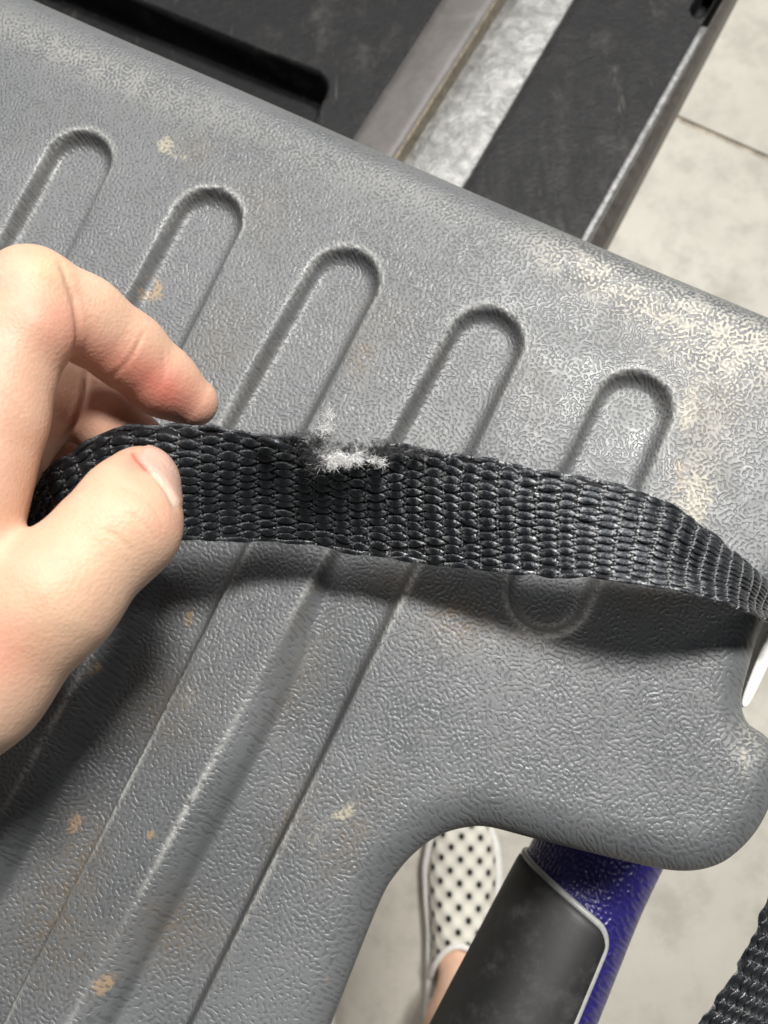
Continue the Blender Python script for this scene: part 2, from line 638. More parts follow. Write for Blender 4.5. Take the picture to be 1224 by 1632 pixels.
def strip(name, la, lb, za, zb, na, nl, mat, t0=-1.1, t1=2.2, zfun=None, bot=0.09, bulge=0.0):
    ts = np.linspace(t0, t1, nl)
    A0, A1 = ext(la, t0, za), ext(la, t1, za)
    B0, B1 = ext(lb, t0, zb), ext(lb, t1, zb)
    u = np.linspace(0, 1, na)
    s = np.linspace(0, 1, nl)
    P = ((A0[None, None] * (1 - u)[:, None, None] + B0[None, None] * u[:, None, None]) * (1 - s)[None, :, None]
         + (A1[None, None] * (1 - u)[:, None, None] + B1[None, None] * u[:, None, None]) * s[None, :, None])
    P[:, :, 2] += (bulge * np.sin(PI * u))[:, None]
    if zfun is not None:
        P[:, :, 2] += zfun(P)
    V = P.reshape(-1, 3)
    Q = grid_quads(na, nl)[:, ::-1]
    # skirt down the four sides
    ring = [i * nl for i in range(na)] + [(na - 1) * nl + j for j in range(1, nl)] + [i * nl + nl - 1 for i in range(na - 2, -1, -1)] + [j for j in range(nl - 2, 0, -1)]
    low = V[ring].copy()
    low[:, 2] = ZP - bot
    k = len(V)
    V = np.concatenate([V, low])
    m = len(ring)
    sk = np.array([[ring[i], k + i, k + (i + 1) % m, ring[(i + 1) % m]] for i in range(m)])[:, ::-1]
    Q = np.concatenate([Q, sk])
    me = mesh_np(name, V, Q, smooth=False)
    f = np.zeros(len(me.polygons), bool)
    f[:(na - 1) * (nl - 1)] = True
    me.polygons.foreach_set('use_smooth', f)
    return link(name, me, mat, plat)


# pocket outline on the left deck (rounded far right corner)
pk = []
e_up = W(486, 106, ZP) - W(218, 0, ZP)
e_up /= np.linalg.norm(e_up)
e_rt = W(507, 195, ZP) - W(529, 147, ZP)
e_rt /= np.linalg.norm(e_rt)
corner = W(537, 126, ZP)
pcs = [corner, corner + e_rt * 0.26, corner + e_rt * 0.26 - e_up * 0.30, corner - e_up * 0.30]
PK = np.array([p[:2] for p in pcs])
cen = PK.mean(0)
rr = 0.016
PKi = cen + (PK - cen) * (1 - rr / 0.12)


def pocket(P):
    d = poly_sdf(P[:, :, 0], P[:, :, 1], PKi) - rr
    return -0.030 * sstep(0.001, -0.003, d)


strip('deck_panel', L0, L1, ZP, ZP, 340, 190, M_DECK, zfun=pocket, t0=-1.3, t1=1.6)
strip('ridge_flange', L1, L2, ZP + 0.002, ZP + 0.016, 6, 40, M_BROWN, t1=1.8, bulge=0.002)
strip('ridge_lip', L2, ((631, 256), (794, 0)), ZP + 0.019, ZP + 0.017, 4, 40, mat_plain('tan_edge', (0.30, 0.25, 0.18), 0.5, nscale=200, var=0.4), t1=1.8)
strip('glare_strip', ((640, 258), (806, 0)), L4, ZP + 0.001, ZP + 0.006, 24, 60, M_GLARE, t1=1.8, bulge=0.003)  # sloped black face, its lamp reflection painted as a pale strip
hole_c = [W(1114, 16, ZP)[:2], W(1165, -80, ZP)[:2]]


def slot_hole(P):
    a, b = hole_c
    e = b - a
    wx, wy = P[:, :, 0] - a[0], P[:, :, 1] - a[1]
    t = np.clip((wx * e[0] + wy * e[1]) / (e @ e), 0, 1)
    d = np.hypot(wx - e[0] * t, wy - e[1] * t) - 0.0062
    return -0.05 * sstep(0.0004, -0.0008, d)


L5b = ((928, 377), (1117, 42))
strip('side_panel', ((741, 297), (915, 1)), L5b, ZP, ZP, 120, 420, M_DECK, t0=-1.0, t1=1.7, zfun=slot_hole)
strip('worn_lit_edge', L5b, ((938, 381), (1128, 44)), ZP + 0.002, ZP + 0.0015, 4, 40, M_WORN_LIT, t0=-1.0, t1=1.0)  # worn lip, its edge highlight put into the lighter colour
strip('edge_rail', ((938, 381), (1128, 44)), L6, ZP + 0.0005, ZP - 0.012, 6, 40, M_RAIL, t0=-1.0, t1=1.7, bulge=0.002)

# ------------------------------------------------------------------ grey tray
out_px = [(-420, -204), (-180, -98), (50, 4), (340, 130), (640, 262), (930, 388), (1224, 512), (1420, 600), (1500, 690), (1440, 800), (1310, 880),
          (1222, 985), (1188, 1080), (1181, 1122), (1192, 1152), (1218, 1170), (1238, 1200), (1236, 1250), (1208, 1318), (1164, 1366),
          (1120, 1386), (1069, 1388), (1000, 1374), (854, 1338), (779, 1319), (741, 1320), (703, 1331), (665, 1357), (633, 1392), (608, 1433),
          (564, 1541), (529, 1630), (480, 1750), (400, 1940), (100, 2000), (-300, 1960), (-560, 1800), (-640, 900), (-560, 100)]
# the silhouette runs round the middle of the rounded edge
OUT = np.array([W(x, y, ZT - 0.011)[:2] for x, y in spline(out_px, 260, True)])
TH = 0.030
REDGE = 0.013
h = 0.0012
lo = np.array([OUT[:, 0].min() - 0.004, OUT[:, 1].min() - 0.004, ZT - TH - 0.003])
hi = np.array([OUT[:, 0].max() + 0.004, OUT[:, 1].max() + 0.004, ZT + 0.003])
lo[0], hi[0] = max(lo[0], -0.30), min(hi[0], 0.22)
lo[1], hi[1] = max(lo[1], -0.24), min(hi[1], 0.30)
ns = ((hi - lo) / h).astype(int) + 2
gx = lo[0] + np.arange(ns[0]) * h
gy = lo[1] + np.arange(ns[1]) * h
gz = lo[2] + np.arange(ns[2]) * h
X2, Y2 = np.meshgrid(gx, gy, indexing='ij')
d2 = poly_sdf(X2, Y2, OUT)
# slots: centre of upper end, centre of lower end (photo), radius at each end in metres
slots_px = [((122, 258), (-420, 1290), 0.0123, 0.0148), ((328, 351), (-160, 1290), 0.0123, 0.0148), ((545, 448), (-140, 1720), 0.0123, 0.0152),
            ((773, 546), (140, 1760), 0.0123, 0.0152), ((1010, 650), (872, 946), 0.0123, 0.0124)]
DEP = 0.0052
sunk = np.zeros_like(X2)
slot_d = np.full(X2.shape, 1.0)
for si, (a, b, r0, r1) in enumerate(slots_px):
    A, B = W(*a, ZT)[:2], W(*b, ZT)[:2]
    e = B - A
    wx, wy = X2 - A[0], Y2 - A[1]
    t = np.clip((wx * e[0] + wy * e[1]) / (e @ e), 0, 1)
    rad_ = r0 + (r1 - r0) * t
    d = np.hypot(wx - e[0] * t, wy - e[1] * t) - rad_
    slot_d = np.minimum(slot_d, d)
    # signed place across the slot: -1 at its left wall, +1 at its right wall
    v = (wx * -e[1] + wy * e[0]) / np.linalg.norm(e) / rad_
    low = sstep(0.30, 0.62, t) if si < 4 else 0.0 * t
    wall = 0.0040 + low * np.where(v < 0, 0.0110 * np.clip(-v * 2, 0, 1), -0.0012)
    w = np.clip(-d / wall, 0, 1)
    prof = np.where(d < 0, 1 - (1 - w) ** 2.0, 0.0)
    prof = np.where((d < 0) & (v < 0), prof * (1 - low) + low * sstep(0, 1, w), prof)
    # the long channels get deeper towards their right wall, where they end in a steep step
    prof = prof * (1 + low * (0.80 + 0.65 * np.clip(v, -1, 1)))
    rim = 0.06 * np.exp(-np.maximum(d, 0) / 0.0012) * (d >= 0)
    sunk = np.maximum(sunk, prof * 0.94 + 0.06 * (d < 0) + rim)
# very slight waviness of the moulding
wav = 0.0004 * np.sin(X2 * 55 + 1) * np.cos(Y2 * 47 + X2 * 20)
zoff = DEP * sunk - wav
Z3 = gz[None, None, :]
Ze = Z3 + zoff[:, :, None] * sstep(ZT - 0.02, ZT - 0.008, Z3)
qx = d2[:, :, None] + REDGE
qz = np.abs(Ze - (ZT - TH / 2)) - TH / 2 + REDGE
F = np.sqrt(np.maximum(qx, 0) ** 2 + np.maximum(qz, 0) ** 2) + np.minimum(np.maximum(qx, qz), 0) - REDGE
Vt, Qt = surface_nets(F.astype(np.float32), lo, h)
me = mesh_np('tray', Vt, Qt)
tx, ty, td = project(Vt)


def blob(px, py, rx, ry=None, ang=0.0):
    ry = ry or rx
    dx, dy = tx - px, ty - py
    c, s = math.cos(ang), math.sin(ang)
    u, v = (dx * c + dy * s) / rx, (-dx * s + dy * c) / ry
    return np.exp(-(u * u + v * v))


AT = 0.411                    # slope of the long top edge in the photo
rust = (blob(240, 462, 24) * (1 - 1.3 * blob(236, 455, 10)) * 1.2 + 0.9 * blob(300, 985, 10, 22, 0.2) + 0.9 * blob(152, 1068, 20, 12, -0.5) + 0.9 * blob(120, 1310, 16, 28, 0.5)
        + 1.0 * blob(165, 1568, 26, 18, -0.6) + 0.8 * blob(240, 1330, 12) + 0.6 * blob(1085, 760, 30, 60) + 0.5 * blob(660, 90, 20) + 0.6 * blob(520, 1560, 10, 30, 0.4))
pale = (1.0 * blob(262, 230, 17) + 0.5 * blob(290, 250, 20) + 1.0 * blob(552, 1293, 26, 14, -0.6) + 0.6 * blob(500, 1335, 20, 40, 0.5) + 0.55 * blob(300, 1105, 34, 26)
        + 0.5 * blob(330, 1050, 22) + 0.5 * blob(210, 1400, 14) + 0.45 * blob(150, 1440, 12) + 0.9 * blob(1098, 650, 22, 60, 0.2) + 0.9 * blob(1108, 800, 34, 70, 0.2) + 0.7 * blob(1050, 500, 60, 20, 0.42)
        + 0.6 * blob(1185, 1215, 16, 30) + 0.5 * blob(590, 908, 12) + 0.4 * blob(500, 1215, 18))
dirt = (0.9 * blob(575, 570, 24, 40, 0.4) + 0.6 * blob(310, 240, 30) + 0.6 * blob(350, 545, 40, 60, 0.5) + 1.0 * blob(725, 985, 46, 44) + 0.8 * blob(640, 930, 60, 26)
        + 0.7 * blob(1040, 950, 90, 40) + 0.6 * blob(260, 1130, 60) + 0.5 * blob(90, 1500, 80) + 0.5 * blob(1140, 640, 40) + 0.5 * blob(470, 1300, 30, 60, 0.5)
        + 0.4 * blob(620, 500, 40) + 0.7 * blob(280, 1480, 60) + 0.7 * blob(120, 1380, 40, 90, 0.5) + 0.6 * blob(560, 1330, 30, 80, 0.5) + 0.6 * blob(820, 1000, 120, 30, 0.15)
        + 0.5 * blob(480, 1080, 26, 90, 0.5) + 0.5 * blob(1120, 720, 40, 90, 0.3) + 0.4 * blob(420, 330, 50) + 0.4 * blob(850, 620, 30, 60))
du = ty - (512 + (tx - 1224) * 0.4275)          # photo distance below the long top edge
along = tx
scuff = (1.25 * np.exp(-((du - 46) / 34) ** 2) * sstep(780, 960, along) + 0.16 * np.exp(-((du - 45) / 26) ** 2) * sstep(900, 650, along)
         + 0.9 * blob(1110, 560, 120, 40, 0.42) + 0.55 * blob(1150, 640, 70, 60) + 0.7 * blob(1105, 780, 34, 80, 0.35) + 0.2 * blob(150, 110, 160, 24, 0.42)
         + 0.5 * blob(1190, 1185, 26, 40) + 0.15 * blob(680, 720, 60, 40))
# slot rims paler: wear plus their gloss line, put into the colour
Xi = np.clip(((Vt[:, 0] - lo[0]) / h).astype(int), 0, ns[0] - 1)
Yi = np.clip(((Vt[:, 1] - lo[1]) / h).astype(int), 0, ns[1] - 1)
rimd = slot_d[Xi, Yi]
rimv = np.exp(-((rimd - 0.0002) / 0.0008) ** 2) * (Vt[:, 2] > ZT - 0.003) * (0.55 + 0.45 * np.sin(Vt[:, 1] * 61 + Vt[:, 0] * 37))
dirt = dirt + 0.55 * np.exp(-(rimd / 0.0028) ** 2) * (Vt[:, 2] < ZT - 0.0015) * (0.6 + 0.4 * np.sin(Vt[:, 1] * 83))
for nm, v in (('rust', rust), ('pale', pale), ('dirt', dirt), ('scuff', scuff), ('rim', rimv)):
    attr(me, nm, np.clip(v, 0, 1.3))
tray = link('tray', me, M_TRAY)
tag(tray, 'grey grained plastic cart tray with long rounded grooves and tan scuffs', 'tray')

# white bar in the notch of the tray
bp = spline([(1184, 1112), (1185, 1127), (1196, 1121), (1214, 1086), (1240, 1028), (1290, 920), (1268, 900), (1230, 990), (1200, 1068)], 60, True)
ztop, zbot = ZT - 0.014, ZT - 0.022
Vb = [tuple(W(x, y, ztop)) for x, y in bp] + [tuple(W(x, y, ztop)[:2]) + (zbot,) for x, y in bp]
mb = bpy.data.meshes.new('bar')
mb.from_pydata(Vb, [], [tuple(range(59, -1, -1)), tuple(range(60, 120))] + [(k, (k + 1) % 60, 60 + (k + 1) % 60, 60 + k) for k in range(60)])
bar = link('bar', fix(mb), M_WHITE)
bv = bar.modifiers.new('bevel', 'BEVEL')
bv.width, bv.segments, bv.limit_method, bv.angle_limit = 0.0012, 3, 'ANGLE', 0.9
tag(bar, 'white painted bar end beside the notch in the grey tray', 'bar')

# ------------------------------------------------------------------ blue handle with black grip
hd = thing('handle', 'blue grained cart handle with black rubber grip below the grey tray', 'handle')
HA = [D(1075, 1120, 0.325), D(1010, 1250, 0.312), D(931, 1400, 0.300), D(823, 1632, 0.286), D(700, 1890, 0.272)]
HL = spline(HA, 90)
hs = np.concatenate([[0], np.cumsum(np.linalg.norm(np.diff(HL, axis=0), axis=1))])
tube_r = np.interp(np.arange(90), [0, 22, 45, 67, 89], [0.0222, 0.0225, 0.0229, 0.0247, 0.0255])
HT = np.gradient(HL, axis=0)
HT /= np.linalg.norm(HT, axis=1)[:, None]


def hpoint(s, th, off=0.0):
    """point on the handle at distance s along it, angle th (0 faces up to the lens, + to the right)"""
    c = np.stack([np.interp(s, hs, HL[:, k]) for k in range(3)], -1)
    tt = np.stack([np.interp(s, hs, HT[:, k]) for k in range(3)], -1)
    r = np.interp(s, hs, tube_r) + off
    view = np.array([0, 0, 0.94]) + np.array([C0 - D(860, 1500, 0.3)])[0] * 0
    view = (C0 - D(880, 1500, 0.3))
    view = view / np.linalg.norm(view)
    side = np.cross(tt, view)
    side /= np.linalg.norm(side, axis=-1)[..., None]
    if np.mean(side @ RM[:, 0]) < 0:
        side = -side
    upv = np.cross(side, tt)
    upv *= np.sign(np.mean(upv @ view))
    return c + r[..., None] * (np.sin(th)[..., None] * side + np.cos(th)[..., None] * upv)


S, TH_ = np.meshgrid(np.linspace(0, hs[-1], 100), np.linspace(-PI, PI, 48, endpoint=False), indexing='ij')
V = hpoint(S, TH_).reshape(-1, 3)
Q = grid_quads(100, 48, True)


link('body', fix(mesh_np('handle_body', V, Q)), M_BLUE, hd)
s_ref = hs[45]                                        # photo (931,1400)
TR = math.radians(41)
cr = 0.0065


def s_start(th):
    u = (th + PI / 2) / (TR + PI / 2)
    base = s_ref + 0.0020 + 0.0085 * np.clip(u, -0.6, 1) ** 1
    x = (th - TR) * 0.0235 + cr
    x = np.clip(x, 0, cr)
    return base + cr - np.sqrt(np.maximum(cr * cr - x * x, 0))


ths = np.concatenate([np.linspace(-PI * 0.86, TR - 0.30, 40), np.linspace(TR - 0.29, TR, 24)])
vv = np.linspace(0, 1, 60)
THg, VG = np.meshgrid(ths, vv, indexing='ij')
Sg = s_start(THg) + VG * (hs[-1] - s_start(THg) - 0.002)
edge = np.minimum(np.minimum((Sg - s_start(THg)), (TR - THg) * 0.0235) / 0.003, 1)
off = 0.0003 + 0.0016 * np.sqrt(np.clip(1 - (1 - edge) ** 2, 0, 1))
V = hpoint(Sg, THg, off).reshape(-1, 3)
link('grip', fix(mesh_np('grip', V, grid_quads(len(ths), 60))), M_GRIP, hd)
line_t = np.concatenate([ths, np.full(60, TR)])
line_s = np.concatenate([s_start(ths), np.linspace(s_start(np.array([TR]))[0], hs[-1] - 0.002, 61)[1:]])
V, Q, T = tube(hpoint(line_s, line_t, 0.0004), 0.0013, 8)
link('trim', mesh_mixed('trim', V, Q, T), M_TRIM, hd)


# ------------------------------------------------------------------ webbing straps
def make_strap(root, top, bot, nyarn, pitch, fray=None, seed=1, half_th=0.00032, amp=0.00034):
    rg = np.random.default_rng(seed)
    NS = 420
    Tp = spline([D(*p) for p in top], NS)
    Bp = spline([D(*p) for p in bot], NS)
    mid = (Tp + Bp) / 2
    s = np.concatenate([[0], np.cumsum(np.linalg.norm(np.diff(mid, axis=0), axis=1))])
    L = s[-1]
    n = int(L / pitch * 10)
    ss = np.linspace(0, L, n)
    Tp = np.stack([np.interp(ss, s, Tp[:, k]) for k in range(3)], 1)
    Bp = np.stack([np.interp(ss, s, Bp[:, k]) for k in range(3)], 1)
    wid = np.linalg.norm(Bp - Tp, axis=1)
    ac = (Bp - Tp) / wid[:, None]
    tan = np.gradient((Tp + Bp) / 2, axis=0)
    tan /= np.linalg.norm(tan, axis=1)[:, None]
    nor = np.cross(tan, ac)
    nor /= np.linalg.norm(nor, axis=1)[:, None]
    if np.sum((C0 - mid[NS // 2]) * nor[n // 2]) < 0:
        nor = -nor
    # gentle waves of the cloth across and along
    tpx = project(Tp)[0]

    def surf(a, k):
        wob = 0.0006 * np.sin(ss[k] * 160 + 3 * a) * np.sin(PI * a) + 0.0006 * np.sin(2 * PI * a)
        return Tp[k] + ac[k] * (wid[k] * a)[:, None] + nor[k] * wob[:, None]

    notch = np.zeros(n)
    if fray:
        x0, x1, dep = fray
        u = (tpx - x0) / (x1 - x0)
        prof = np.interp(u, [0, 0.12, 0.34, 0.52, 0.75, 1.0], [0, 0.55, 0.95, 1.0, 0.5, 0])
        notch = dep * prof * ((u > 0) & (u < 1))
    out = dict(surf=surf, tpx=tpx, notch=notch, n=n, ss=ss, nor=nor, tan=tan, ac=ac, wid=wid)
    # core
    NA = 14
    K = np.arange(0, n, 3)
    rows = []
    for j in range(NA):
        a0 = np.maximum(notch[K] + 0.03, 0.02)
        a = a0 + (0.98 - a0) * j / (NA - 1)
        rows.append(surf(a, K))
    G = np.stack(rows, 1)
    Vc = np.concatenate([(G + nor[K][:, None] * 0.00006).reshape(-1, 3), (G - nor[K][:, None] * 0.00006).reshape(-1, 3)])
    Qc = grid_quads(len(K), NA)
    Qc = np.concatenate([Qc, Qc[:, ::-1] + len(K) * NA])
    link('core', mesh_np('webbing_core', Vc, Qc), M_CORE, root)
    # warp yarns: each dives under every other weft, neighbours in opposite phase
    sides = 8
    ang = np.linspace(0, 2 * PI, sides, endpoint=False)
    colj = rg.normal(0, 0.05, int(L / pitch) + 4)
    for i in range(nyarn):
        a0 = (i + 0.5) / nyarn
        selv = i == 0 or i == nyarn - 1
        jit = rg.normal(0, 0.03)
        per = pitch * (1.5 if selv else 1.0)
        wig = np.interp(ss, np.linspace(0, L, 60), rg.normal(0, 0.0022, 60))
        slant = 0.25 * math.sin(a0 * 3.0 + 0.5) + 0.25 * a0
        ph = PI * (ss / per + (i % 2) + jit + slant + np.interp(ss / pitch, np.arange(len(colj)), colj))
        c = np.cos(ph) + 0.20
        c = np.where(c > 0, c / 1.2, c / 0.8)
        shape = np.sign(c) * np.abs(c) ** (0.55 if selv else 0.42)
        colw = np.interp(ss, np.linspace(0, L, int(L / pitch)), 1 + rg.normal(0, 0.10, int(L / pitch)))
        hw = wid / nyarn * (0.12 + 1.0 * np.clip(np.abs(c), 0, 1) ** 1.05) * colw
        th = half_th * (0.72 + 0.28 * np.abs(c) ** 0.6)
        if selv:
            hw = wid / nyarn * (0.45 + 0.25 * np.abs(c)) * colw
            th = th * 1.2
        cut = (a0 + 0.012) < notch
        runs = []
        st = None
        for k in range(n):
            if not cut[k] and st is None:
                st = k
            if (cut[k] or k == n - 1) and st is not None:
                if k - st > 6:
                    runs.append((st, k))
                st = None
        V, Q, UV, TIP = [], [], [], []
        base = 0
        for (k0, k1) in runs:
            K = np.arange(k0, k1)
            ctr = surf(np.clip(a0 + wig[K] * 4, 0.0, 1.0) * np.ones(len(K)), K) + nor[K] * (amp * shape[K])[:, None]
            taper = np.ones(len(K))
            if k0 > 0:
                taper = np.minimum(taper, 0.1 + np.arange(len(K)) / 9.0)
            if k1 < n - 1:
                taper = np.minimum(taper, 0.1 + np.arange(len(K))[::-1] / 9.0)
            taper = np.clip(taper, 0, 1)
            # lie flat on the outside, lean a little with the yarn's twist
            P3 = ctr[:, None, :] + (hw[K] * taper)[:, None, None] * np.cos(ang)[None, :, None] * ac[K][:, None, :] \
                + (th[K] * taper)[:, None, None] * (np.sign(np.sin(ang)) * np.abs(np.sin(ang)) ** 0.7)[None, :, None] * nor[K][:, None, :]
            V.append(P3.reshape(-1, 3))
            Q.append(grid_quads(len(K), sides, True) + base)
            uu = np.repeat(ss[K] / pitch, sides)
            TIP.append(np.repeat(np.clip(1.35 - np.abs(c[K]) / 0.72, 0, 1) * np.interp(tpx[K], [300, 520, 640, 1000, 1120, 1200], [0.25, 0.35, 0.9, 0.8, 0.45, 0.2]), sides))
            UV.append(np.stack([uu * 0.12 + i * 3.7, np.tile(np.abs(ang / PI - 1), len(K))], 1))
            base += len(K) * sides
        if V:
            me = mesh_np('warp_yarn', np.concatenate(V), np.concatenate(Q), uv=np.concatenate(UV))
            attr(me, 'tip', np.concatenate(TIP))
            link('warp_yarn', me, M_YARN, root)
    # weft yarns showing as specks between the columns of floats
    for k in range(1, int(L / pitch)):
        pos = (k + 0.5 + colj[k] * -1) * pitch
        aa = np.linspace(0.01, 0.99, nyarn * 2)
        K = np.clip(np.searchsorted(ss, pos - pitch * (0.25 * np.sin(aa * 3.0 + 0.5) + 0.25 * aa)), 0, n - 1)
        ok = aa > notch[K] + 0.03
        if ok.sum() < 8:
            continue
        K, a2 = K[ok], aa[ok]
        Pw = surf(a2, K) + nor[K] * (0.00042 * np.cos(np.arange(len(K)) * PI))[:, None]
        V, Q, T = tube(Pw, 0.00026, 5, False)
        me = mesh_np('weft_yarn', V, Q, uv=np.stack([np.repeat(np.arange(len(K)), 5) * 0.3, np.tile(np.linspace(0, 1, 5), len(K))], 1))
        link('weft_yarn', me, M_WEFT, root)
    return out


strap = thing('strap', 'black woven webbing strap with a frayed white notch, pinched between finger and thumb', 'strap')
top_e = [(-70, 960, 0.212), (10, 850, 0.205), (26, 808, 0.203), (60, 760, 0.200), (103, 727, 0.197), (139, 703, 0.195), (185, 683, 0.193), (232, 676, 0.192), (330, 679, 0.192), (420, 690, 0.194), (500, 698, 0.196),
         (600, 705, 0.197), (700, 719, 0.198), (850, 745, 0.197), (930, 760, 0.197), (1005, 777, 0.198), (1065, 803, 0.201), (1110, 832, 0.205), (1150, 863, 0.210), (1188, 896, 0.216), (1225, 931, 0.225), (1262, 970, 0.240)]
bot_e = [(60, 1090, 0.228), (100, 1000, 0.222), (120, 960, 0.218), (150, 920, 0.213), (180, 895, 0.208), (205, 875, 0.205), (235, 866, 0.203), (262, 862, 0.203), (330, 861, 0.209), (420, 862, 0.216), (500, 868, 0.219),
         (600, 887, 0.219), (700, 902, 0.214), (850, 917, 0.203), (915, 920, 0.198), (980, 926, 0.194), (1040, 934, 0.191), (1093, 945, 0.190), (1140, 958, 0.192), (1183, 973, 0.198), (1225, 991, 0.208), (1266, 1016, 0.226)]
st = make_strap(strap, top_e, bot_e, 26, 0.0049, fray=(486, 622, 0.20), seed=3)

strap2 = thing('strap', 'black woven webbing strap hanging over the floor beside the blue handle', 'strap')
make_strap(strap2, [(1330, 1230, 0.262), (1262, 1350, 0.262), (1224, 1428, 0.262), (1202, 1488, 0.262), (1163, 1560, 0.262), (1112, 1634, 0.262), (1040, 1740, 0.262)],
           [(1450, 1310, 0.275), (1390, 1420, 0.275), (1350, 1495, 0.275), (1325, 1552, 0.275), (1288, 1624, 0.275), (1236, 1700, 0.275), (1164, 1808, 0.275)], 22, 0.0052, seed=9)


# frayed fibres in the notch
def fibres(name, seeds, mat, r):
    V, Q = [], []
    base = 0
    for (p, d, ln, curl, nseg) in seeds:
        pts = [p]
        dirn = d / np.linalg.norm(d)
        ax = rng.normal(size=3)
        ax /= np.linalg.norm(ax)
        for k in range(nseg):
            dirn = dirn + np.cross(ax, dirn) * curl + rng.normal(size=3) * 0.28
            dirn /= np.linalg.norm(dirn)
            pts.append(pts[-1] + dirn * ln / nseg)
        v, q, _ = tube(np.array(pts), np.linspace(r, r * 0.45, nseg + 1), 3, False)
        V.append(v)
        Q.append(q + base)
        base += len(v)
    o = link(name, mesh_np(name, np.concatenate(V), np.concatenate(Q)), mat, strap)
    o['kind'] = 'stuff'
    return o


up_v, rt_v, to_v = RM[:, 1], RM[:, 0], RM[:, 2]


def tuft(px, py, d, sx, sy, n, ln, bias, spread, curl=0.35):
    L_ = []
    for _ in range(n):
        p = D(px + rng.normal() * sx, py + rng.normal() * sy, d - abs(rng.normal()) * 0.0005)
        dv = bias[0] * rt_v + bias[1] * up_v + bias[2] * to_v + rng.normal(size=3) * spread
        L_.append((p, dv, ln * rng.uniform(0.5, 1.3), rng.normal() * curl, 6))
    return L_




def clump(px, py, d, sx, sy, nc, per, ln, bias, spread, curl=0.3):
    """torn yarn ends: bunches of filaments that leave together and splay"""
    L_ = []
    for _ in range(nc):
        x, y = px + rng.normal() * sx, py + rng.normal() * sy
        dv0 = bias[0] * rt_v + bias[1] * up_v + bias[2] * to_v + rng.normal(size=3) * spread
        dv0 /= np.linalg.norm(dv0)
        cu, l0 = rng.normal() * curl, ln * rng.uniform(0.6, 1.3)
        for _ in range(per):
            p = D(x + rng.normal() * 1.6, y + rng.normal() * 1.6, d - abs(rng.normal()) * 0.0004)
            L_.append((p, dv0 + rng.normal(size=3) * 0.22, l0 * rng.uniform(0.5, 1.15), cu + rng.normal() * 0.12, 6))
    return L_


white = (clump(538, 732, 0.1946, 16, 4, 24, 16, 0.0030, (1.0, 0.02, 0.35), 0.45, 0.7) + clump(530, 741, 0.1944, 9, 4, 9, 12, 0.0019, (-0.3, -0.7, 0.5), 0.5, 0.8)
         + clump(520, 690, 0.1948, 4, 6, 14, 13, 0.0027, (0.25, 0.9, 0.2), 0.5, 0.9) + clump(594, 737, 0.1946, 8, 3, 8, 12, 0.0024, (0.9, -0.2, 0.4), 0.5, 0.4)
         + clump(568, 722, 0.1950, 12, 5, 8, 10, 0.0024, (0.5, 0.5, 0.4), 0.7, 0.5) + tuft(523, 668, 0.195, 5, 7, 70, 0.0020, (0.2, 0.8, 0.2), 0.9, 0.7))
dark = (clump(503, 704, 0.1946, 9, 7, 34, 14, 0.0026, (0.4, 0.1, 0.6), 0.9, 0.6) + clump(505, 733, 0.1944, 9, 8, 26, 13, 0.0026, (0.4, -0.3, 0.6), 0.7, 0.5)
        + clump(606, 717, 0.1948, 13, 7, 40, 13, 0.0022, (0.1, 0.2, 0.5), 0.9, 0.6) + clump(645, 719, 0.1953, 20, 5, 22, 11, 0.0022, (0.8, 0.0, 0.4), 0.5, 0.4)
        + tuft(460, 696, 0.1945, 26, 4, 200, 0.0022, (0.8, 0.3, 0.4), 0.5) + tuft(720, 724, 0.1965, 70, 4, 220, 0.0015, (0.8, 0.3, 0.3), 0.6)
        + clump(556, 718, 0.1958, 30, 8, 46, 12, 0.0026, (0.6, 0.0, 0.3), 0.8, 0.6) + tuft(900, 756, 0.1962, 120, 3, 140, 0.0012, (0.8, 0.3, 0.3), 0.6))
stray = []
for k in range(90):
    x = rng.uniform(300, 1120)
    ttop = np.interp(x, [p[0] for p in top_e[7:]], [p[1] for p in top_e[7:]])
    dd = np.interp(x, [p[0] for p in top_e[7:]], [p[2] for p in top_e[7:]])
    stray.append((D(x, ttop, dd - 0.0004), rng.normal(size=3) * 0.6 + 0.5 * up_v + 0.8 * rt_v * rng.choice([-1, 1]), rng.uniform(0.001, 0.0025), rng.normal() * 0.5, 5))
for (x, y) in ((1050, 948), (1075, 955), (640, 893), (760, 910), (1060, 950)):
    stray.append((D(x, y, 0.202), 0.8 * rt_v - 0.7 * up_v + rng.normal(size=3) * 0.3, 0.004, 0.4, 6))
fibres('pale_fibres', white, M_FIBW, 0.000066)
fibres('dark_fibres', dark + stray, M_FIBD, 0.000042)

# snagged loop of yarn left of the fray
P = spline([D(408, 703, 0.1925), D(422, 700, 0.1915), D(438, 704, 0.1908), D(452, 711, 0.1913), D(462, 712, 0.1925)], 24)
V, Q, T = tube(P, 0.0011 * np.sin(np.linspace(0.15, PI - 0.15, 24)), 10)
link('snagged_yarn', mesh_np('snagged_yarn', V, np.concatenate([Q, np.array([[t[0], t[1], t[2], t[2]] for t in []]).reshape(0, 4)]).astype(int), uv=np.stack([np.repeat(np.arange(24) * 0.02, 10), np.tile(np.linspace(0, 1, 10), 24)], 1).tolist() + [[0, 0], [0, 0]]), M_YARN, strap)


# ------------------------------------------------------------------ hand
def cone(P, a, b, r1, r2):
    e = b - a
    w = P - a
    t = np.clip((w @ e) / (e @ e), 0, 1)
    q = w - t[:, None] * e
    return np.sqrt((q * q).sum(1)) - (r1 + (r2 - r1) * t)


def smin(a, b, k):
    hh = np.clip(0.5 + 0.5 * (b - a) / k, 0, 1)
    return b + (a - b) * hh - k * hh * (1 - hh)


def J(px, py, d, r):
    return (D(px, py, d), r)


